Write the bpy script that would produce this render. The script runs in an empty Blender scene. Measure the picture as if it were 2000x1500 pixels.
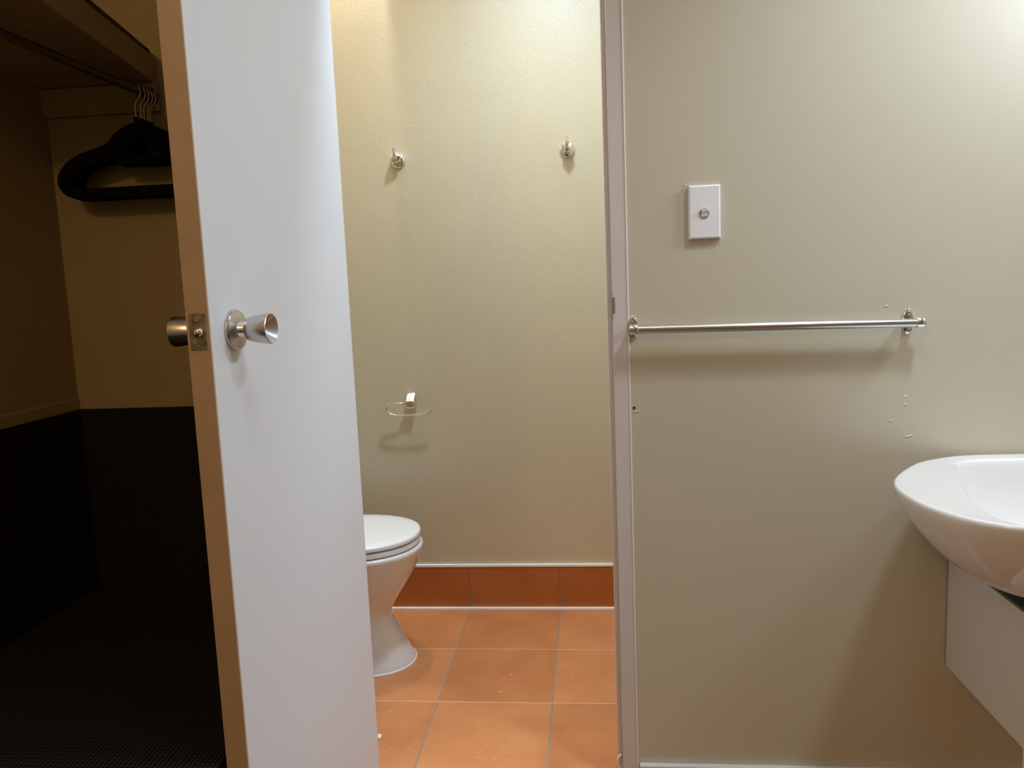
import bpy, bmesh, math, random
from mathutils import Vector, Matrix
random.seed(7)
S = bpy.context.scene
COL = S.collection
PI = math.pi

# ------------------------------------------------------------------ camera
H = 1.08045
yaw, pitch, roll = -0.09965, 0.127365, -0.0404612
fw = Vector((math.sin(yaw)*math.cos(pitch), math.cos(yaw)*math.cos(pitch), -math.sin(pitch)))
rt = Vector((math.cos(yaw), -math.sin(yaw), 0)); up = rt.cross(fw)
r2 = rt*math.cos(roll) + up*math.sin(roll); u2 = up*math.cos(roll) - rt*math.sin(roll)
cd = bpy.data.cameras.new('camera'); cam = bpy.data.objects.new('camera', cd); COL.objects.link(cam)
m = Matrix((( r2.x, u2.x, -fw.x, 0), (r2.y, u2.y, -fw.y, 0), (r2.z, u2.z, -fw.z, H), (0,0,0,1)))
cam.matrix_world = m
cd.sensor_width = 36; cd.lens = 1546.28/2000*36; cd.clip_start = 0.02
S.camera = cam

# ------------------------------------------------------------------ world, lights, exposure
w = bpy.data.worlds.new('world'); S.world = w; w.use_nodes = True
w.node_tree.nodes['Background'].inputs[0].default_value = (0.9, 0.95, 1, 1)
w.node_tree.nodes['Background'].inputs[1].default_value = 0.0
S.view_settings.view_transform = 'Standard'; S.view_settings.look = 'None'
S.view_settings.exposure = 0.07; S.view_settings.gamma = 1.0; S.view_settings.use_curve_mapping = False

def lamp(name, loc, power, color, size=0.15, target=None, kind='AREA'):
    d = bpy.data.lights.new(name, kind); d.energy = power; d.color = color
    if kind == 'AREA': d.shape = 'DISK'; d.size = size
    else: d.shadow_soft_size = size
    o = bpy.data.objects.new(name, d); COL.objects.link(o); o.location = loc
    if target is not None:
        o.rotation_euler = (Vector(target)-Vector(loc)).to_track_quat('-Z', 'Y').to_euler()
    return o
# recessed downlights of the bathroom (cones pointing down)
def downlight(name, loc, power, color, half, blend, size=0.04):
    o = lamp(name, loc, power, color, size, kind='SPOT'); o.data.spot_size = math.radians(2*half); o.data.spot_blend = blend
    return o
downlight('bathroom_downlight', (0.80, 1.00, 2.42), 58.0, (0.87, 0.98, 1.12), 53, 0.9, 0.09)
ml = lamp('door_fill_light', (1.30, 1.29, 1.80), 9.2, (0.87, 0.98, 1.12), 0.12, target=(0.0, 1.27, 1.62)); ml.data.shape = 'RECTANGLE'; ml.data.size = 0.35; ml.data.size_y = 0.06  # unseen strip light added to brighten the open door
downlight('doorway_downlight', (0.12, 0.72, 2.42), 14.0, (0.87, 0.98, 1.12), 52, 0.8, 0.16)
# toilet room lamps
downlight('toilet_room_downlight', (-0.10, 1.84, 2.45), 62.0, (0.83, 0.99, 1.18), 62, 1.0, 0.06)
lamp('toilet_room_highlight_fill', (-0.06, 1.90, 2.27), 3.2, (0.55, 0.90, 1.50), 0.05, kind='POINT')  # added bluish fill that whitens the highlight high on the far wall
lamp('toilet_room_warm_light', (-0.6160, 2.37, 2.46), 22.0, (0.98, 0.95, 0.95), 0.010, kind='POINT')
# dim warm lamp of the adjoining room
lamp('adjoining_room_light', (-0.9, -0.9, 2.2), 20.0, (1.0, 0.66, 0.34), 0.10, kind='POINT')

# ------------------------------------------------------------------ materials
def mat(name, color, rough=0.5, metal=0.0, bump=0.0, bscale=80.0, var=0.0, vscale=3.0, spec=0.5, coat=0.0, bdist=0.002, crough=0.05):
    M = bpy.data.materials.new(name); M.use_nodes = True
    nt = M.node_tree; b = nt.nodes['Principled BSDF']
    b.inputs['Base Color'].default_value = (*color, 1); b.inputs['Roughness'].default_value = rough
    b.inputs['Metallic'].default_value = metal; b.inputs['Specular IOR Level'].default_value = spec
    b.inputs['Coat Weight'].default_value = coat; b.inputs['Coat Roughness'].default_value = crough
    tc = nt.nodes.new('ShaderNodeTexCoord')
    geo = nt.nodes.new('ShaderNodeNewGeometry')
    if bump:
        n = nt.nodes.new('ShaderNodeTexNoise'); n.inputs['Scale'].default_value = bscale; n.inputs['Detail'].default_value = 4
        nt.links.new(geo.outputs['Position'], n.inputs['Vector'])
        bp = nt.nodes.new('ShaderNodeBump'); bp.inputs['Strength'].default_value = bump; bp.inputs['Distance'].default_value = bdist
        nt.links.new(n.outputs['Fac'], bp.inputs['Height']); nt.links.new(bp.outputs['Normal'], b.inputs['Normal'])
    if var:
        n2 = nt.nodes.new('ShaderNodeTexNoise'); n2.inputs['Scale'].default_value = vscale; n2.inputs['Detail'].default_value = 5
        nt.links.new(geo.outputs['Position'], n2.inputs['Vector'])
        r = nt.nodes.new('ShaderNodeValToRGB')
        r.color_ramp.elements[0].position = 0.3; r.color_ramp.elements[1].position = 0.7
        r.color_ramp.elements[0].color = (*[c*(1-var) for c in color], 1)
        r.color_ramp.elements[1].color = (*[min(1, c*(1+var)) for c in color], 1)
        nt.links.new(n2.outputs['Fac'], r.inputs['Fac']); nt.links.new(r.outputs['Color'], b.inputs['Base Color'])
    return M

M_wall = mat('painted_wall_cream', (0.60, 0.535, 0.368), 0.42, spec=0.8, coat=1.0, crough=0.36, bump=0.42, bscale=105, var=0.02, vscale=2, bdist=0.0015)
M_wall2 = mat('painted_wall_beige', (0.56, 0.52, 0.395), 0.42, spec=0.8, coat=1.0, crough=0.36, bump=0.06, bscale=140, var=0.02, vscale=2, bdist=0.001)
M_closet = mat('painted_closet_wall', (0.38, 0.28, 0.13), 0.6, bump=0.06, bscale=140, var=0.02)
M_ceil = mat('ceiling_paint', (0.75, 0.73, 0.68), 0.7)
M_door = mat('door_gloss_paint', (0.76, 0.765, 0.785), 0.42, bump=0.03, bscale=60, var=0.01)
M_edge = mat('door_edge_lamplit_tan', (0.52, 0.36, 0.23), 0.55, var=0.05, vscale=12)  # tan of the warm lamplight put into the edge colour
M_trim = mat('trim_gloss_paint', (0.66, 0.60, 0.57), 0.35, bump=0.05, bscale=50)
M_caulk = mat('white_caulk', (0.85, 0.83, 0.76), 0.5, bump=0.2, bscale=90)
M_grout = mat('white_grout', (0.97, 0.95, 0.91), 0.6, bump=0.15, bscale=200)
M_ceramic = mat('white_ceramic', (0.84, 0.83, 0.82), 0.12, coat=0.6, spec=0.5)
M_seat = mat('white_seat_plastic', (0.86, 0.86, 0.86), 0.22, spec=0.5)
M_plastic = mat('white_switch_plastic', (0.82, 0.82, 0.82), 0.3)
M_chrome = mat('polished_chrome', (0.80, 0.79, 0.77), 0.10, metal=1.0)
M_steel = mat('satin_stainless', (0.62, 0.60, 0.58), 0.27, metal=1.0)
M_dull = mat('tarnished_steel', (0.30, 0.26, 0.19), 0.45, metal=0.9, var=0.5, vscale=90)
M_bezel = mat('grey_switch_bezel', (0.42, 0.41, 0.38), 0.3)
M_hole = mat('dark_hole', (0.03, 0.02, 0.015), 0.8)
M_velvet = mat('black_velvet', (0.006, 0.006, 0.007), 0.95, spec=0.1)
M_wire = mat('hook_wire', (0.75, 0.66, 0.5), 0.25, metal=1.0)
M_rod = mat('dark_closet_rod', (0.10, 0.075, 0.055), 0.35, metal=0.3)
M_cab = mat('cabinet_white_laminate', (0.70, 0.68, 0.66), 0.35)
M_slate = mat('dark_cabinet_top', (0.07, 0.09, 0.085), 0.3)
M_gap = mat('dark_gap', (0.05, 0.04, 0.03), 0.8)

def weave(name, ax, freq, freq2):
    M = bpy.data.materials.new(name); M.use_nodes = True; nt = M.node_tree; b = nt.nodes['Principled BSDF']
    b.inputs['Roughness'].default_value = 0.9; b.inputs['Specular IOR Level'].default_value = 0.15
    geo = nt.nodes.new('ShaderNodeNewGeometry'); sp = nt.nodes.new('ShaderNodeSeparateXYZ')
    nt.links.new(geo.outputs['Position'], sp.inputs[0])
    def wv(out, f):
        a = nt.nodes.new('ShaderNodeMath'); a.operation = 'MULTIPLY'; a.inputs[1].default_value = f*2*PI
        if out in ('XZ+', 'XZ-'):
            d = nt.nodes.new('ShaderNodeMath'); d.operation = 'ADD' if out[-1] == '+' else 'SUBTRACT'
            nt.links.new(sp.outputs['X'], d.inputs[0]); nt.links.new(sp.outputs['Z'], d.inputs[1]); nt.links.new(d.outputs[0], a.inputs[0])
        else: nt.links.new(sp.outputs[out], a.inputs[0])
        s = nt.nodes.new('ShaderNodeMath'); s.operation = 'SINE'; nt.links.new(a.outputs[0], s.inputs[0]); return s
    s1 = wv(ax[0], freq); s2 = wv(ax[1], freq2)
    mu = nt.nodes.new('ShaderNodeMath'); mu.operation = 'MULTIPLY_ADD'; mu.inputs[1].default_value = 0.5
    nt.links.new(s2.outputs[0], mu.inputs[0]); nt.links.new(s1.outputs[0], mu.inputs[2])
    mr = nt.nodes.new('ShaderNodeMapRange'); mr.inputs[1].default_value = -1.5; mr.inputs[2].default_value = 1.5
    nt.links.new(mu.outputs[0], mr.inputs[0])
    r = nt.nodes.new('ShaderNodeValToRGB')
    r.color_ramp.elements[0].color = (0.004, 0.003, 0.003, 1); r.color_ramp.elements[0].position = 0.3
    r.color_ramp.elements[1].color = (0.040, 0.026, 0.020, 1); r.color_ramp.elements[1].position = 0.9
    nt.links.new(mr.outputs[0], r.inputs[0]); nt.links.new(r.outputs[0], b.inputs['Base Color'])
    bp = nt.nodes.new('ShaderNodeBump'); bp.inputs['Strength'].default_value = 0.6; bp.inputs['Distance'].default_value = 0.002
    nt.links.new(mr.outputs[0], bp.inputs['Height']); nt.links.new(bp.outputs[0], b.inputs['Normal'])
    return M
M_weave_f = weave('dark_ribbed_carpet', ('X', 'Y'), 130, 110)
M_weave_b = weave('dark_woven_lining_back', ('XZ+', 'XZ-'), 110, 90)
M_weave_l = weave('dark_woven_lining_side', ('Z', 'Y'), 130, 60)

TX, TY, TS = -0.42028, 2.52096, 0.3
def tile_mat(name, floor, c1, c2):
    M = bpy.data.materials.new(name); M.use_nodes = True; nt = M.node_tree; b = nt.nodes['Principled BSDF']
    N = nt.nodes.new; L = nt.links.new
    geo = N('ShaderNodeNewGeometry'); sp = N('ShaderNodeSeparateXYZ'); L(geo.outputs['Position'], sp.inputs[0])
    def math_(op, a, bb=None, c=None):
        n = N('ShaderNodeMath'); n.operation = op
        for i, v in enumerate((a, bb, c)):
            if v is None: continue
            if isinstance(v, (int, float)): n.inputs[i].default_value = v
            else: L(v, n.inputs[i])
        return n.outputs[0]
    def joint(axis, off, half):
        u = math_('SUBTRACT', sp.outputs[axis], off); u = math_('DIVIDE', u, TS)
        fr = math_('FRACT', math_('ADD', u, 100.5)); d = math_('ABSOLUTE', math_('SUBTRACT', fr, 0.5))
        cell = math_('FLOOR', math_('ADD', u, 100.0))
        return math_('LESS_THAN', d, half/TS), cell
    mx, cx = joint('X', TX, 0.0028)
    if floor:
        my, cy = joint('Y', TY, 0.0017); mask = math_('MAXIMUM', mx, my); cell = math_('MULTIPLY_ADD', cy, 7.31, cx)
    else: mask = mx; cell = cx
    wn = N('ShaderNodeTexWhiteNoise'); wn.noise_dimensions = '1D'; L(cell, wn.inputs['W'])
    n1 = N('ShaderNodeTexNoise'); n1.inputs['Scale'].default_value = 7; n1.inputs['Detail'].default_value = 7; n1.inputs['Roughness'].default_value = 0.6
    L(geo.outputs['Position'], n1.inputs['Vector'])
    f = math_('MULTIPLY_ADD', wn.outputs[0], 0.35, math_('SUBTRACT', n1.outputs[0], 0.17))
    r = N('ShaderNodeValToRGB'); r.color_ramp.elements[0].position = 0.3; r.color_ramp.elements[1].position = 0.72
    r.color_ramp.elements[0].color = (*c1, 1); r.color_ramp.elements[1].color = (*c2, 1); L(f, r.inputs[0])
    # scattered pale chips
    n2 = N('ShaderNodeTexNoise'); n2.inputs['Scale'].default_value = 95; n2.inputs['Detail'].default_value = 2
    mp = N('ShaderNodeMapping'); mp.inputs['Scale'].default_value = (0.5, 1, 1); L(geo.outputs['Position'], mp.inputs[0]); L(mp.outputs[0], n2.inputs['Vector'])
    n3 = N('ShaderNodeTexNoise'); n3.inputs['Scale'].default_value = 6; L(geo.outputs['Position'], n3.inputs['Vector'])
    ch = math_('MULTIPLY', math_('GREATER_THAN', n2.outputs[0], 0.70), math_('GREATER_THAN', n3.outputs[0], 0.55))
    mc = N('ShaderNodeMixRGB'); L(math_('MULTIPLY', ch, 0.55 if floor else 0.2), mc.inputs[0]); L(r.outputs[0], mc.inputs[1]); mc.inputs[2].default_value = (0.85, 0.52, 0.30, 1)
    mg = N('ShaderNodeMixRGB'); L(mask, mg.inputs[0]); L(mc.outputs[0], mg.inputs[1])
    mg.inputs[2].default_value = (0.36, 0.23, 0.17, 1) if floor else (0.28, 0.16, 0.11, 1)
    if floor:
        mj = N('ShaderNodeMixRGB'); L(my, mj.inputs[0]); mj.inputs[1].default_value = (0.38, 0.25, 0.18, 1); mj.inputs[2].default_value = (0.80, 0.47, 0.27, 1)
        L(mj.outputs[0], mg.inputs[2])
    L(mg.outputs[0], b.inputs['Base Color']); b.inputs['Roughness'].default_value = 0.48; b.inputs['Specular IOR Level'].default_value = 0.35
    ht = math_('SUBTRACT', math_('MULTIPLY', n1.outputs[0], 0.25), mask)
    bp = N('ShaderNodeBump'); bp.inputs['Strength'].default_value = 0.5; bp.inputs['Distance'].default_value = 0.002
    L(ht, bp.inputs['Height']); L(bp.outputs[0], b.inputs['Normal'])
    return M
M_tile = tile_mat('terracotta_floor_tile', True, (0.535, 0.20, 0.070), (0.67, 0.28, 0.108))
M_bfl = tile_mat('brown_bathroom_tile', True, (0.34, 0.17, 0.085), (0.42, 0.22, 0.11))
M_skt = tile_mat('terracotta_skirting_tile', False, (0.43, 0.135, 0.030), (0.51, 0.17, 0.042))

# ------------------------------------------------------------------ mesh helpers
def new(): return bmesh.new()
def box(bm, x0, x1, y0, y1, z0, z1, bev=0.0, seg=2, M=None):
    vs = [bm.verts.new((x, y, z)) for x in (x0, x1) for y in (y0, y1) for z in (z0, z1)]
    fs = [bm.faces.new([vs[i] for i in f]) for f in ((0,1,3,2),(4,6,7,5),(0,4,5,1),(2,3,7,6),(0,2,6,4),(1,5,7,3))]
    if M:
        for v in vs: v.co = M @ v.co
    if bev:
        es = list({e for f in fs for e in f.edges})
        bmesh.ops.bevel(bm, geom=es, offset=bev, segments=seg, profile=0.5, affect='EDGES')
    return bm
def lathe(bm, prof, M, n=48, caps=True):
    """prof: (offset along local Z, radius)"""
    rings = []
    for (o, r) in prof:
        rings.append([bm.verts.new(M @ Vector((r*math.cos(2*PI*k/n), r*math.sin(2*PI*k/n), o))) for k in range(n)])
    for a, b in zip(rings, rings[1:]):
        for k in range(n): bm.faces.new((a[k], a[(k+1)%n], b[(k+1)%n], b[k]))
    if caps:
        bm.faces.new(rings[0][::-1]); bm.faces.new(rings[-1])
    return bm
def basis(o, z, x=None):
    z = Vector(z).normalized(); x = Vector(x) if x else (Vector((0,0,1)) if abs(z.z) < 0.9 else Vector((1,0,0)))
    x = (x - z*x.dot(z)).normalized(); y = z.cross(x)
    return Matrix(((x.x,y.x,z.x,o[0]),(x.y,y.y,z.y,o[1]),(x.z,y.z,z.z,o[2]),(0,0,0,1)))
def catmull(P, sub=6, closed=False):
    P = [Vector(p) for p in P]; out = []; n = len(P)
    rng = range(n) if closed else range(n-1)
    for i in rng:
        if closed: a, b, c, d = P[(i-1)%n], P[i], P[(i+1)%n], P[(i+2)%n]
        else: a, b, c, d = P[max(i-1,0)], P[i], P[i+1], P[min(i+2,n-1)]
        for k in range(sub):
            t = k/sub
            out.append(0.5*((2*b)+(c-a)*t+(2*a-5*b+4*c-d)*t*t+(3*b-a-3*c+d)*t**3))
    if not closed: out.append(P[-1])
    return out
def tube(bm, path, rad, n=12, flat=None, closed=False):
    """rad: float or list; flat: (axis vector, factor) squashes the section along that axis"""
    path = [Vector(p) for p in path]; L = len(path); rings = []; prev = None
    for i, p in enumerate(path):
        t = (path[(i+1)%L if closed else min(i+1, L-1)] - path[(i-1)%L if closed else max(i-1, 0)]).normalized()
        if prev is None:
            a = Vector((0,1,0)) if abs(t.y) < 0.9 else Vector((1,0,0))
        else: a = prev
        a = (a - t*a.dot(t)).normalized(); b = t.cross(a); prev = a
        r = rad[i] if isinstance(rad, (list, tuple)) else rad
        ring = []
        for k in range(n):
            v = a*(r*math.cos(2*PI*k/n)) + b*(r*math.sin(2*PI*k/n))
            if flat: ax = Vector(flat[0]); v = v - ax*v.dot(ax)*(1-flat[1])
            ring.append(bm.verts.new(p+v))
        rings.append(ring)
    pairs = list(zip(rings, rings[1:])) + ([(rings[-1], rings[0])] if closed else [])
    for a, b in pairs:
        for k in range(n): bm.faces.new((a[k], a[(k+1)%n], b[(k+1)%n], b[k]))
    if not closed: bm.faces.new(rings[0][::-1]); bm.faces.new(rings[-1])
    return bm
def loft(bm, rings, cap0=True, cap1=True):
    R = [[bm.verts.new(p) for p in r] for r in rings]; n = len(R[0])
    for a, b in zip(R, R[1:]):
        for k in range(n): bm.faces.new((a[k], a[(k+1)%n], b[(k+1)%n], b[k]))
    if cap0: bm.faces.new(R[0][::-1])
    if cap1: bm.faces.new(R[-1])
    return bm
def wloc(o):
    v = Vector(o.location)
    while o.parent: o = o.parent; v = v + Vector(o.location)
    return v
def obj(name, bm, mt, parent=None, loc=None, smooth=False):
    """vertices are given in world coordinates; the object's origin goes to loc (or to its parent's)"""
    if loc is None: loc = wloc(parent) if parent else Vector((0,0,0))
    loc = Vector(loc)
    bmesh.ops.recalc_face_normals(bm, faces=bm.faces[:])
    for v in bm.verts: v.co = v.co - loc
    me = bpy.data.meshes.new(name); bm.to_mesh(me); bm.free(); me.materials.append(mt)
    if smooth:
        for p in me.polygons: p.use_smooth = True
        try: me.set_sharp_from_angle(angle=math.radians(smooth if smooth is not True else 50))
        except Exception: pass
    o = bpy.data.objects.new(name, me); COL.objects.link(o)
    if parent: o.parent = parent; o.location = loc - wloc(parent)
    else: o.location = loc
    return o
def thing(name, label, cat, loc, group=None):
    o = bpy.data.objects.new(name, None); COL.objects.link(o); o.location = loc; o.empty_display_size = 0.05
    return tag(o, label, cat, group)
def tag(o, label, cat, group=None):
    o['label'] = label; o['category'] = cat
    if group: o['group'] = group
    return o
def struct(name, bm, mt, label=None, cat=None, smooth=False, loc=None):
    o = obj(name, bm, mt, loc=loc, smooth=smooth); o['kind'] = 'structure'
    if label: o['label'] = label; o['category'] = cat
    return o
def sbox(name, d, mt, label, cat, bev=0.0):
    return struct(name, box(new(), *d, bev=bev), mt, label, cat, loc=((d[0]+d[1])/2, (d[2]+d[3])/2, d[4]))

# ------------------------------------------------------------------ room shell
ZC = 2.60
sbox('floor', (-1.25, 0.35, 1.6, 2.53, -0.06, 0.0), M_tile, 'terracotta square tile floor of the toilet room', 'floor')
sbox('floor', (-0.45, 1.4, -0.2, 1.72, -0.16, -0.1), M_bfl, 'terracotta tile floor of the bathroom below the frame', 'floor')
sbox('floor', (-2.3, 1.4, -1.4, -0.2, -0.16, -0.1), M_weave_f, 'dark carpet behind the camera', 'floor')
sbox('floor', (-2.3, -0.45, -0.2, 1.72, -0.16, -0.1), M_weave_f, 'dark carpet of the adjoining room', 'floor')
sbox('shadow_baffle', (-0.605, -0.30, 2.36, 2.521, 2.26, ZC), M_wall, 'added shadow bulkhead under the toilet room ceiling above the frame', 'baffle')  # unseen box added to cut the lamp light into a vertical shadow edge
sbox('wall_far', (-1.25, 0.35, 2.521, 2.60, 0.0, ZC), M_wall, 'cream textured wall at the back of the toilet room', 'wall')
sbox('wall_toilet_left', (-1.28, -1.2, 1.8, 2.53, 0.0, ZC), M_wall, 'cream wall behind the toilet', 'wall')
sbox('wall_toilet_right', (0.30, 0.36, 1.68, 2.53, 0.0, ZC), M_wall, 'cream wall on the right of the toilet room', 'wall')
sbox('wall_back', (0.078, 1.4, 1.6, 1.69, -0.1, ZC), M_wall2, 'beige painted wall behind the towel rail and light switch', 'wall')
bm = new(); box(bm, -0.5275, 0.078, 1.61, 1.69, 2.05, ZC)
struct('wall_above_door', bm, M_wall2, 'wall above the toilet room doorway', 'wall', loc=(-0.22, 1.65, 2.05))
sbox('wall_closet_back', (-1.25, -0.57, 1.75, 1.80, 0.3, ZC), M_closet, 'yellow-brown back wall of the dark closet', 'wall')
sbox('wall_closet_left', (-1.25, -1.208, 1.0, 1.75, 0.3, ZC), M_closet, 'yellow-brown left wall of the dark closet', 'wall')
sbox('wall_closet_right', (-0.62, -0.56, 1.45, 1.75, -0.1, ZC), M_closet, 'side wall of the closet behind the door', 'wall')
sbox('floor', (-1.25, -0.563, 0.93, 1.80, 0.33, 0.388), M_weave_f, 'dark ribbed carpet on the raised closet floor', 'floor')
sbox('wall_closet_front', (-2.3, -1.208, 0.94, 1.0, -0.1, ZC), M_wall2, 'wall left of the closet opening', 'wall')
sbox('wall_right', (1.36, 1.42, -1.4, 1.62, -0.1, ZC), M_wall2, 'right wall of the bathroom outside the frame', 'wall')
sbox('wall_left', (-2.36, -2.3, -1.4, 1.0, -0.1, ZC), M_wall2, 'left wall of the adjoining room outside the frame', 'wall')
sbox('wall_rear', (-2.3, 1.4, -1.46, -1.4, -0.1, ZC), M_wall2, 'wall behind the camera', 'wall')
sbox('ceiling', (-2.36, 1.42, -1.46, 2.6, ZC, ZC+0.06), M_ceil, 'pale ceiling above the frame', 'ceiling')
# dark woven lining of the closet's lower walls, with a pale strip over it
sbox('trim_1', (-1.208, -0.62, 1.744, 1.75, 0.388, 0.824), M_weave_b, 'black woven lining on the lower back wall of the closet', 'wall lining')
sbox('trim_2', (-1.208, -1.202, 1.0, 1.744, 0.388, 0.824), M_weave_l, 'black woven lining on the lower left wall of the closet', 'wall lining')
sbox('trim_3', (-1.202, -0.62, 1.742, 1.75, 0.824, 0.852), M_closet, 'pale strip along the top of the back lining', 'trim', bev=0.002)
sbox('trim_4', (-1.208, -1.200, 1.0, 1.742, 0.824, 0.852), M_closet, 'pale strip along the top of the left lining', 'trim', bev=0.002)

# skirting tiles in the toilet room and their white grout lines
o = sbox('baseboard_far', (-1.2, 0.30, 2.513, 2.521, 0.004, 0.146), M_skt, 'rust brown skirting tiles along the toilet room wall', 'skirting')
for nm, d in (('grout_line', (-1.2, 0.30, 2.511, 2.5212, 0.146, 0.1540)), ('grout_line', (-1.2, 0.30, 2.501, 2.5135, 0.0, 0.0075))):
    g = obj(nm, box(new(), *d, bev=0.001), M_grout, o); g['label'] = 'white grout line'
o = sbox('baseboard_back', (0.083, 1.36, 1.5865, 1.6, -0.1, 0.0475), M_cab, 'painted skirting board under the beige wall', 'skirting', bev=0.0015)

# door frame: right and left jambs with stops, head
def jamb(name, x0, x1, sgn, label):
    o = struct(name, box(new(), x0, x1, 1.598, 1.70, -0.1, 2.05, bev=0.0012), M_trim, label, 'door frame', loc=((x0+x1)/2, 1.65, -0.1))
    a, b_ = (x0-0.009, x0) if sgn < 0 else (x1, x1+0.009)
    obj('door_stop', box(new(), a, b_, 1.640, 1.695, 0.0, 2.04, bev=0.001), M_trim, o)
    return o
jr = jamb('trim_5', 0.0476, 0.0775, -1, 'white painted right door jamb beside the beige wall')
obj('caulk_line', box(new(), 0.0772, 0.0800, 1.5968, 1.6005, 0.03, 2.05, bev=0.0006), M_caulk, jr)['label'] = 'thin white caulk line'
bm = new(); box(bm, 0.0474, 0.0528, 1.5965, 1.5985, 1.0120, 1.0435, bev=0.0004); box(bm, 0.0462, 0.0478, 1.5965, 1.636, 0.999, 1.057, bev=0.0003)
sp = obj('strike_plate', bm, M_steel, jr); sp['label'] = 'small steel strike plate'
jl = jamb('trim_6', -0.56, -0.5275, 1, 'white painted left door jamb behind the open door')
o = struct('trim_7', box(new(), -0.5275, 0.0476, 1.598, 1.70, 2.02, 2.05), M_trim, 'door frame head above the doorway', 'door frame', loc=(-0.24, 1.65, 2.02))
# sealant beads at the feet of the jambs
def bead(name, pts, r, label):
    o = obj(name, tube(new(), catmull(pts, 6), r, 10), M_caulk, loc=pts[0], smooth=True); o['kind'] = 'structure'; o['label'] = label; o['category'] = 'trim'
bead('trim_8', [(0.0435, 1.631, 0.014), (0.0385, 1.631, 0.019), (0.0375, 1.631, 0.030), (0.0400, 1.631, 0.040), (0.0450, 1.631, 0.044)], 0.0028, 'curl of white sealant at the foot of the right door jamb')
bm = new(); box(bm, -0.545, -0.5285, 1.744, 1.762, 0.0, 0.004, bev=0.001)
o = obj('trim_9', bm, M_caulk, loc=(-0.535, 1.76, 0)); o['kind'] = 'structure'; o['label'] = 'small white corner on the tiles peeking out behind the door'; o['category'] = 'trim'

# ------------------------------------------------------------------ white door
P0 = Vector((-0.5182, 1.045, 0)); dd = Vector((0.0498, 0.9988, 0)).normalized(); nn = Vector((dd.y, -dd.x, 0))
W, T = 0.5575, 0.036
DM = Matrix(((dd.x, nn.x, 0, P0.x), (dd.y, nn.y, 0, P0.y), (0, 0, 1, 0), (0, 0, 0, 1)))   # local: x along, y outward(right face at 0), z up
door = bpy.data.objects.new('door_1', None); COL.objects.link(door); door.location = (-0.4904, 1.6, -0.09)
door['kind'] = 'structure'; door['label'] = 'flat white door standing open in the middle of the frame'; door['category'] = 'door'
obj('door_leaf', box(new(), 0.0015, W, -T, 0, -0.09, 2.01, bev=0.0012, M=DM), M_door, door)
e = obj('edge_strip', box(new(), 0.0, 0.0016, -T+0.0014, -0.0014, -0.09, 2.01, M=DM), M_edge, door); e['label'] = 'closing edge in the tan of the warm light'
# latch plate on the edge
zk = 1.0285
lt = obj('latch_plate', box(new(), -0.0012, 0.001, -T+0.006, -0.006, 1.005, 1.0557, bev=0.0004, M=DM), M_dull, door); lt['label'] = 'tarnished latch plate'
A = lambda x, y, z: DM @ Vector((x, y, z))
bm = new(); lathe(bm, [(0, 0.0072), (0.004, 0.0072), (0.0065, 0.005), (0.0075, 0.002)], basis(A(-0.0008, -0.0165, 1.0295), -dd), 28)
obj('latch_bolt', bm, M_chrome, lt, smooth=True)
for zz in (1.0475, 1.0125):
    obj('screw', lathe(new(), [(0, 0.0036), (0.0008, 0.0036), (0.0012, 0.0025), (0.0005, 0.0012)], basis(A(-0.0010, -0.018, zz), -dd), 20), M_dull, lt, smooth=True)
def knob(side, label):
    y0 = 0 if side > 0 else -T
    c = A(0.0675, y0, zk); ax = nn*side
    k = obj('door_knob', lathe(new(), [(0.0205, 0.0125), (0.0215, 0.0155), (0.026, 0.0180), (0.034, 0.0198), (0.045, 0.0213), (0.055, 0.0222), (0.0572, 0.0222), (0.0578, 0.0212), (0.056, 0.0192), (0.048, 0.0115), (0.0445, 0.0075), (0.0455, 0.005), (0.0455, 0.001)], basis(c, ax), 56), M_steel, door, loc=c, smooth=35)
    k['label'] = label
    obj('rose', lathe(new(), [(0, 0.0300), (0.004, 0.0300), (0.0065, 0.0285), (0.0085, 0.020), (0.0100, 0.0150), (0.0100, 0.001)], basis(c, ax), 56), M_steel, k, smooth=35)
    obj('neck', lathe(new(), [(0.009, 0.0128), (0.012, 0.0122), (0.020, 0.0112)], basis(c, ax), 40), M_chrome, k, smooth=35)
knob(1, 'satin steel cup-shaped knob on the bright face'); knob(-1, 'dark side of the knob pair on the closet side')
for zz in (0.15, 1.75):
    obj('hinge', lathe(new(), [(0, 0.006), (0.09, 0.006)], basis(A(W+0.004, -T-0.002, zz), (0,0,1)), 16), M_steel, door, smooth=True)

# ------------------------------------------------------------------ closet: shelf, batten, rod, hangers
zs = 1.549
ed = [Vector((-0.953, 1.748, 0)), Vector((-0.842, 1.185, 0))]
eN = Vector((ed[0].y-ed[1].y, ed[1].x-ed[0].x, 0)).normalized()
if eN.x < 0: eN = -eN
sh = thing('closet_shelf', 'painted timber shelf above the hanging rod in the dark closet', 'shelf', (-1.08, 1.46, zs))
bm = new()
v = [(-1.2075, 1.7495), (ed[0].x, 1.7495), (ed[1].x, ed[1].y), (-1.2075, 1.185)]
loft(bm, [[Vector((x, y, zs+0.002)) for x, y in v], [Vector((x, y, zs+0.060)) for x, y in v]])
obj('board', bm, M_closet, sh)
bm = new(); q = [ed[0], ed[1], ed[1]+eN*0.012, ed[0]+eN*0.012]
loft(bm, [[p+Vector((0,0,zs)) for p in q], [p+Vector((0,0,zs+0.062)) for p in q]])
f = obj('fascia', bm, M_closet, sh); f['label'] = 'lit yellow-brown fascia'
bm = new(); q = [ed[0]+eN*0.002+Vector((0.004,-0.03,0)), ed[1]+eN*0.002, ed[1]+eN*0.0145, ed[0]+eN*0.0145+Vector((0.004,-0.03,0))]
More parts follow.
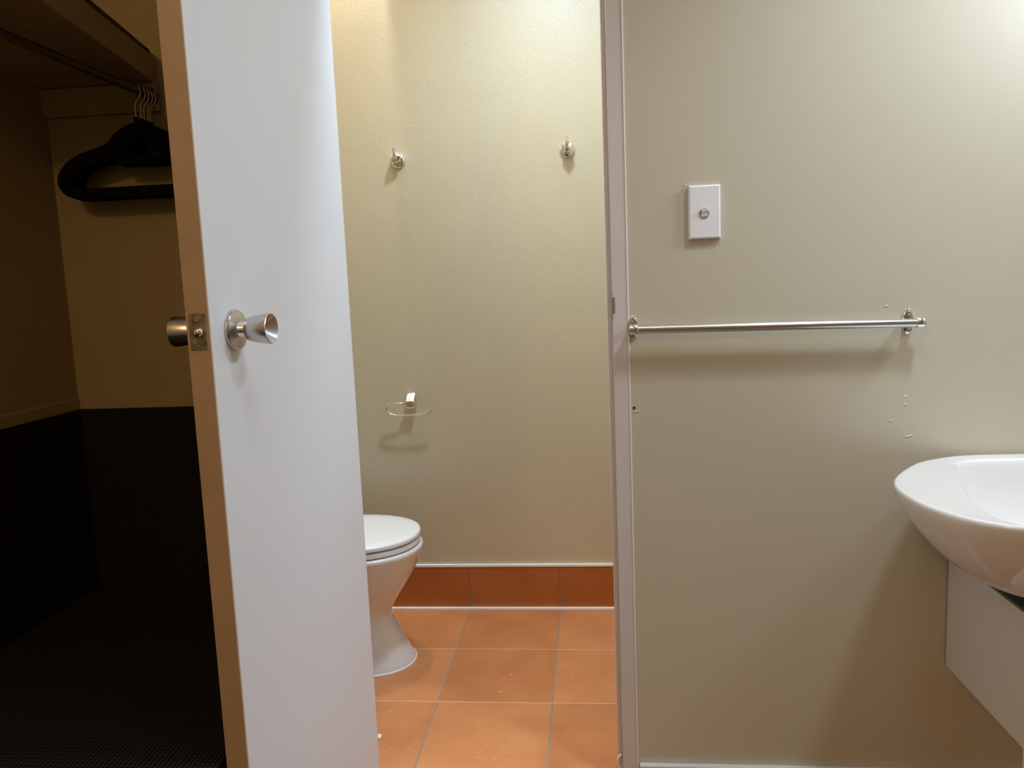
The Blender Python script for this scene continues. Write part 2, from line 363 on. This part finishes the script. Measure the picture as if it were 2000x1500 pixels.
loft(bm, [[p+Vector((0,0,zs+0.057)) for p in q], [p+Vector((0,0,zs+0.0650)) for p in q]])
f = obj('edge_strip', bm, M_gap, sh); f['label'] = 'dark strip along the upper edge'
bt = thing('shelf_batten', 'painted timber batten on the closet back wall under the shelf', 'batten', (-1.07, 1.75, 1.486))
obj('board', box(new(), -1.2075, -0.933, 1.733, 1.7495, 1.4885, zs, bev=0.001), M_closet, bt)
rod_x, rod_z = -0.946, 1.519
rd = thing('closet_rod', 'dark metal hanging rod under the closet shelf', 'rod', (rod_x, 1.733, rod_z))
obj('tube', tube(new(), [(rod_x, 1.190, rod_z), (rod_x, 1.728, rod_z)], 0.0085, 20), M_rod, rd, smooth=True)
for yy, s in ((1.7325, -1),):
    obj('end_socket', lathe(new(), [(0, 0.017), (0.003, 0.017), (0.006, 0.0125), (0.014, 0.0120)], basis((rod_x, yy, rod_z), (0, s, 0)), 28), M_rod, rd, smooth=40)
obj('end_bracket', box(new(), rod_x-0.012, rod_x+0.012, 1.188, 1.192, rod_z-0.012, zs+0.002, bev=0.001), M_rod, rd)

def hanger(x, y, zn):
    """zn: height of the neck; hanger lies in the XZ plane"""
    h = thing('coat_hanger', '', 'coat hanger', (x, y, zn+0.060))
    F = ((0, 1, 0), 0.20)
    bm = new()
    left = [(0, -0.021, .014), (-0.020, -0.030, .018), (-0.040, -0.047, .023), (-0.056, -0.058, .020), (-0.078, -0.066, .0155), (-0.107, -0.073, .0145), (-0.140, -0.083, .0145), (-0.163, -0.098, .0150), (-0.178, -0.117, .0150), (-0.176, -0.135, .0130), (-0.160, -0.147, .0115), (-0.130, -0.150, .0110), (0, -0.150, .0110)]
    for s in (-1, 1):
        pts = catmull([(p[0]*-s, p[1], p[2]) for p in left], 4)
        tube(bm, [Vector((x+p[0], y, zn+p[1])) for p in pts], [p[2] for p in pts], 12, F)
    tube(bm, [(x-0.062, y, zn-0.083), (x+0.062, y, zn-0.083)], 0.0085, 12, F)
    lathe(bm, [(-0.012, 0.0052), (-0.003, 0.0050), (0.003, 0.0038)], basis((x, y, zn), (0,0,1)), 14)
    obj('hanger_body', bm, M_velvet, h, smooth=True)
    hk = catmull([(0,0,-0.005), (0,0,0.026), (0.004,0,0.035), (0.0125,0,0.046), (0.0135,0,0.058), (0.0075,0,0.0685), (-0.003,0,0.0712), (-0.011,0,0.066), (-0.0145,0,0.057), (-0.014,0,0.050)], 5)
    obj('hook', tube(new(), [Vector((x, y, zn))+p for p in hk], 0.0014, 8), M_wire, h, smooth=True)
    return h
base_h = hanger(rod_x, 1.661, rod_z-0.0605)
labels = ['black velvet coat hanger on the closet rod, frontmost of the row',
          'black velvet coat hanger directly behind the frontmost one',
          'black velvet coat hanger in the middle of the row',
          'black velvet coat hanger, second from the closet back wall',
          'black velvet coat hanger nearest the closet back wall']
base_h['label'] = labels[0]; base_h['group'] = 'black hangers on the closet rod'
for i, yy in enumerate((1.680, 1.695, 1.709, 1.721)):
    c = base_h.copy(); COL.objects.link(c); c.location = (rod_x, yy, c.location.z)
    c.rotation_euler = (0, math.radians((-1.2, 0.8, -0.5, 1.0)[i]), 0); c['label'] = labels[i+1]
    for ch in base_h.children:
        k = ch.copy(); COL.objects.link(k); k.parent = c

# ------------------------------------------------------------------ far wall: robe hooks, paper holder
def robe_hook(x, z, label):
    y = 2.521
    t = thing('robe_hook', label, 'hook', (x, y, z), 'robe hooks on the toilet room wall')
    obj('rose', lathe(new(), [(0, 0.0235), (0.004, 0.0235), (0.0075, 0.0215), (0.010, 0.0170), (0.011, 0.010)], basis((x, y, z), (0,-1,0)), 40), M_chrome, t, smooth=40)
    obj('stem', lathe(new(), [(0.009, 0.013), (0.016, 0.0105), (0.022, 0.012), (0.027, 0.0165), (0.032, 0.0175), (0.037, 0.0150), (0.040, 0.0080), (0.0405, 0.001)], basis((x, y, z+0.003), (0,-1,0.12)), 40), M_chrome, t, smooth=40)
    obj('peg', tube(new(), catmull([(x, y-0.036, z+0.004), (x, y-0.047, z+0.008), (x, y-0.051, z+0.017), (x, y-0.051, z+0.032)], 5), [0.0055]*10+[0.0048]*6, 14), M_chrome, t, smooth=40)
robe_hook(-0.5845, 1.4740, 'small chrome robe hook on the cream wall, the one nearer the white door')
robe_hook(-0.0515, 1.4770, 'small chrome robe hook on the cream wall, the one nearer the door frame')

t = thing('toilet_paper_holder', 'empty chrome wire toilet paper holder on the cream wall above the toilet', 'toilet paper holder', (-0.583, 2.521, 0.71))
bm = new()
loft(bm, [[Vector((xx, 2.521, 0.688)), Vector((xx, 2.521, 0.7375)), Vector((xx, 2.512, 0.7375)), Vector((xx, 2.487, 0.712)), Vector((xx, 2.485, 0.692)), Vector((xx, 2.490, 0.688))] for xx in (-0.5965, -0.5690)])
bmesh.ops.bevel(bm, geom=bm.edges[:], offset=0.0022, segments=3, profile=0.5, affect='EDGES'); obj('mounting_block', bm, M_chrome, t, smooth=30)
yy = 2.478
pth = catmull([(-0.598, yy+0.018, 0.708), (-0.604, yy+0.006, 0.708), (-0.614, yy, 0.708), (-0.640, yy, 0.707), (-0.652, yy, 0.7045), (-0.6585, yy, 0.697), (-0.660, yy, 0.688), (-0.653, yy, 0.679), (-0.641, yy, 0.672), (-0.625, yy, 0.6685), (-0.600, yy, 0.6685), (-0.540, yy, 0.6705), (-0.524, yy, 0.6720), (-0.518, yy, 0.6775), (-0.512, yy, 0.682)], 6)
obj('wire_arm', tube(new(), pth, 0.0035, 14), M_chrome, t, smooth=True)

# ------------------------------------------------------------------ toilet (bowl points to the right)
ay = 2.155
def egg(front, back, hw, z, n=72, e=2.15):
    """outline rounded at +X end (front), squarer at the back"""
    cx = front - hw*1.25
    out = []
    for k in range(n):
        t = 2*PI*k/n; c, s = math.cos(t), math.sin(t)
        if c >= 0:
            x = cx + (front-cx)*abs(c)**(2/e); y = hw*math.copysign(abs(s)**(2/e), s)
        else:
            x = cx - (cx-back)*abs(c)**(2/3.2); y = hw*math.copysign(abs(s)**(2/3.2), s)
        out.append(Vector((x, ay+y, z)))
    return out
tl = thing('toilet', 'white ceramic toilet partly hidden behind the open door', 'toilet', (-0.80, ay, 0))
prof = [(-0.5330, -1.13, .113, 0.0), (-0.5325, -1.13, .1135, .005), (-0.537, -1.13, .110, .014), (-0.552, -1.13, .103, .045), (-0.574, -1.13, .096, .090), (-0.592, -1.13, .092, .125), (-0.597, -1.13, .093, .145), (-0.590, -1.13, .100, .165), (-0.572, -1.12, .115, .195), (-0.548, -1.10, .134, .230), (-0.525, -1.08, .151, .265), (-0.508, -1.06, .163, .300), (-0.500, -1.05, .169, .325), (-0.4945, -1.04, .174, .338), (-0.4935, -1.04, .175, .345), (-0.4965, -1.04, .172, .3505), (-0.508, -1.03, .160, .352)]
bm = new(); loft(bm, [egg(*p[:3], p[3]) for p in prof]); obj('bowl', bm, M_ceramic, tl, smooth=60)
def slab(front, back, hw, z0, z1, r):
    rs = [egg(front-r, back+r, hw-r, z0), egg(front, back, hw, z0+r*0.7), egg(front, back, hw, z1-r*1.1), egg(front-r*.35, back+r*.35, hw-r*.35, z1-r*.35), egg(front-r*1.3, back+r*1.3, hw-r*1.3, z1), egg(front-0.05, back+0.05, hw-0.05, z1+0.0015)]
    return loft(new(), rs)
obj('seat', slab(-0.5005, -0.93, .168, .3535, .3700, .004), M_seat, tl, smooth=50)
obj('lid', slab(-0.4990, -0.95, .170, .3725, .3885, .005), M_seat, tl, smooth=50)
obj('cistern', box(new(), -1.195, -1.02, ay-.19, ay+.19, .352, .74, bev=0.02, seg=4), M_ceramic, tl, smooth=40)
o = obj('cistern_lid', box(new(), -1.198, -1.012, ay-.197, ay+.197, .741, .775, bev=0.008, seg=3), M_ceramic, tl, smooth=40)
obj('flush_button', lathe(new(), [(0, .022), (.005, .022), (.006, .018)], basis((-1.10, ay, .775), (0,0,1)), 32), M_chrome, o, smooth=40)
o = obj('sealant_line', loft(new(), [egg(-0.5290, -1.13, .117, 0.0), egg(-0.5290, -1.13, .117, .003), egg(-0.5325, -1.13, .1135, .006)]), M_caulk, tl)

# ------------------------------------------------------------------ towel rail
t = thing('towel_rail', 'brushed steel towel rail mounted across the beige wall', 'towel rail', (0.355, 1.6, 0.977))
zl, zr, yr = 0.9790, 0.9738, 1.570
obj('rail', tube(new(), [(0.0925, yr, zl), (0.6185, yr, zr)], 0.0082, 28), M_steel, t, smooth=True)
def mount(x, z, end, sx):
    bm = new()
    n = 40; r = []
    for (yo, k) in ((1.6, 1.0), (1.5975, 1.0), (1.596, 0.90), (1.5955, 0.6)):
        r.append([Vector((x+0.0108*k*math.cos(2*PI*i/n), yo, z+0.0240*k*math.sin(2*PI*i/n))) for i in range(n)])
    loft(bm, r); p = obj('wall_plate', bm, M_chrome, t, smooth=40)
    for dz in (-0.0165, 0.0165):
        obj('screw', lathe(new(), [(0, 0.0042), (0.0012, 0.0042), (0.0022, 0.0030), (0.0010, 0.0012)], basis((x, 1.596, z+dz), (0,-1,0)), 18), M_dull, p, smooth=True)
    obj('arm', tube(new(), [(x, 1.597, z), (x, 1.570, z)], [0.0085, 0.0075], 24), M_chrome, t, smooth=True)
    return p
mount(0.0865, 0.9805, 0, -1); mount(0.6130, 0.9752, 0, 1)
obj('end_cap', lathe(new(), [(0, 0.0088), (0.003, 0.0100), (0.010, 0.0102), (0.014, 0.0098), (0.0165, 0.0080), (0.017, 0.001)], basis((0.6170, yr, zr), (1,0,0)), 32), M_chrome, t, smooth=40)
obj('end_cap', lathe(new(), [(0, 0.0088), (0.002, 0.0102), (0.008, 0.0106), (0.010, 0.0085), (0.0125, 0.0106), (0.0165, 0.0104), (0.0175, 0.0080), (0.0178, 0.001)], basis((0.0958, yr, zl), (-1,0,0)), 32), M_chrome, t, smooth=40)

# ------------------------------------------------------------------ light switch
x0, x1, z0, z1 = 0.1985, 0.2592, 1.1497, 1.2520
t = thing('light_switch', 'white rectangular light switch plate on the beige wall', 'light switch', ((x0+x1)/2, 1.6, (z0+z1)/2))
bm = new()
b0 = [(x0, z0), (x1, z0), (x1, z1), (x0, z1)]
def inset(d, y): return [Vector((x0+d, y, z0+d)), Vector((x1-d, y, z0+d)), Vector((x1-d, y, z1-d)), Vector((x0+d, y, z1-d))]
loft(bm, [inset(0, 1.6), inset(0, 1.5935), inset(0.0012, 1.5910), inset(0.0030, 1.5900)])
pl = obj('cover_plate', bm, M_plastic, t)
cx, cz = 0.2282, 1.1985
rg = obj('bezel', lathe(new(), [(0, 0.0100), (0.0016, 0.0098), (0.0020, 0.0090), (0.0004, 0.0080), (0.0004, 0.001)], basis((cx, 1.5902, cz), (0,-1,0)), 36), M_bezel, t, smooth=30)
bm = new()
pr = [(-0.0066, 0.0005), (-0.0064, 0.0052), (-0.0050, 0.0058), (0.0010, 0.0030), (0.0062, 0.0018), (0.0066, 0.0005)]
loft(bm, [[Vector((cx-0.0058, 1.5900-b, cz-a)) for a, b in pr], [Vector((cx+0.0058, 1.5900-b, cz-a)) for a, b in pr]])
obj('rocker', bm, M_plastic, t)

# ------------------------------------------------------------------ basin
outer_l = [(.80,1.5945), (.739,1.5925), (.6857,1.580), (.6243,1.5455), (.586,1.5065), (.5384,1.4395), (.5148,1.3871), (.5065,1.331), (.5112,1.2613), (.528,1.2111), (.5479,1.1745), (.5734,1.152), (.6002,1.137), (.66,1.114), (.73,1.101), (.80,1.097)]
inner_l = [(.80,1.557), (.768,1.5566), (.725,1.5535), (.695,1.543), (.673,1.520), (.660,1.4850), (.6347,1.415), (.6130,1.3450), (.5960,1.2800), (.5870,1.225), (.5885,1.180), (.6050,1.1510), (.640,1.1310), (.69,1.1180), (.74,1.1120), (.80,1.110)]
CX, CY = .80, 1.34
def closed(L):
    R = [(2*CX-x, y) for x, y in L[1:-1]][::-1]
    return catmull([(x, y, 0) for x, y in L+R], 8, closed=True)
def resample(pts, n=120):
    """intersections of the outline with rays from the centre"""
    res = []
    for k in range(n):
        a = PI/2 + 2*PI*k/n; d = Vector((math.cos(a), math.sin(a))); best = None
        for i in range(len(pts)):
            p = Vector((pts[i].x-CX, pts[i].y-CY)); q = Vector((pts[(i+1)%len(pts)].x-CX, pts[(i+1)%len(pts)].y-CY)); s = q-p
            den = d.x*s.y - d.y*s.x
            if abs(den) < 1e-12: continue
            tt = (p.x*s.y - p.y*s.x)/den; uu = (p.x*d.y - p.y*d.x)/den
            if tt > 0 and -1e-6 <= uu <= 1.000001 and (best is None or tt > best): best = tt
        res.append(best*d)
    return res
OO = resample(closed(outer_l)); II = resample(closed(inner_l))
def ring(V, s, z, off=0, dy=0): return [Vector((CX+v.x*s-(v.normalized().x*off), CY+dy+v.y*s-(v.normalized().y*off), z)) for v in V]
zt = 0.712
rings = []
for s in (0.12, 0.25, 0.38, 0.5, 0.6, 0.7, 0.78, 0.85, 0.91, 0.955, 0.985):
    rings.append(ring(OO, s, 0.537 + 0.161*s**3.4, dy=(1-s)*0.03))
rings += [ring(OO, 1.0, 0.7015), ring(OO, 1.0, 0.7065), ring(OO, 1.0, 0.7100, .0012), ring(OO, 1.0, zt-0.0003, .0040), ring(OO, 1.0, zt-0.0006, .007)]
rings += [ring(II, 1.0, zt-0.0014, -.0035), ring(II, 1.0, zt-0.0020, 0), ring(II, 1.0, zt-0.005, .0030), ring(II, 1.0, zt-0.012, .0060)]
for s, z in ((.96,.675), (.92,.640), (.86,.605), (.76,.578), (.6,.562), (.4,.553), (.2,.549), (.1,.548)):
    rings.append(ring(II, s, z))
bs = thing('wash_basin', 'white ceramic oval wash basin jutting into the right edge of the photo', 'wash basin', (CX, 1.6, 0.512))
obj('basin_bowl', loft(new(), rings), M_ceramic, bs, smooth=60)
obj('drain_neck', lathe(new(), [(0, .035), (.03, .04)], basis((CX, CY+.02, .5105), (0,0,1)), 32), M_ceramic, bs, smooth=40)
obj('drain', lathe(new(), [(0, .022), (.002, .022), (.003, .018), (.001, .012)], basis((CX, CY, .5478), (0,0,1)), 32), M_chrome, bs, smooth=40)
# faucet on the back ledge would sit outside the frame; the ledge stays bare
cb = thing('vanity_cabinet', 'small white wall-hung cabinet under the wash basin', 'cabinet', (0.80, 1.6, 0.2745))
obj('carcass', box(new(), 0.7015, 0.8985, 1.3062, 1.5975, 0.2745, 0.5060, bev=0.0008), M_cab, cb)
obj('cabinet_top', box(new(), 0.7030, 0.8970, 1.3075, 1.5960, 0.5061, 0.5105), M_slate, cb)['label'] = 'dark grey-green cabinet top'
obj('door_panel', box(new(), 0.7010, 0.8990, 1.2900, 1.3058, 0.170, 0.5090, bev=0.0010), M_cab, cb)
obj('shadow_gap', box(new(), 0.7022, 0.8978, 1.5976, 1.5999, 0.2750, 0.5050), M_gap, cb)['label'] = 'dark strip for the shadow gap against the wall'  # dark strip painted in for the shaded gap behind the carcass

# ------------------------------------------------------------------ small blemishes on the beige wall
wb = bpy.data.objects['wall_back']
for (x, z, a, b) in ((0.5744, 1.006, .0040, .0022), (0.6125, 0.8277, .0050, .0022), (0.6128, 0.8125, .0040, .0035), (0.621, 0.7489, .0095, .0016), (0.5865, 0.7805, .0045, .0015), (0.0925, 0.8110, .0060, .0018), (0.1925, 1.2545, .0030, .0018)):
    Mx = basis((x, 1.6, z), (0,-1,0), (1, 0, 0.25))
    bm = new(); lathe(bm, [(0, 1.0), (0.0005, 0.8), (0.0009, 0.45), (0.0010, 0.05)], Mx @ Matrix.Diagonal((a, b, 1, 1)), 20)
    obj('filler_lump', bm, M_wall2, wb, smooth=True)
t = obj('wall_plug', lathe(new(), [(0, 0.0028), (0.0008, 0.0028), (0.0012, 0.0018), (0.0004, 0.0012)], basis((0.0865, 1.6, 0.8190), (0,-1,0)), 16), M_hole, loc=(0.0865, 1.6, 0.819))
tag(t, 'tiny dark screw hole in the beige wall beside the door frame', 'screw hole')
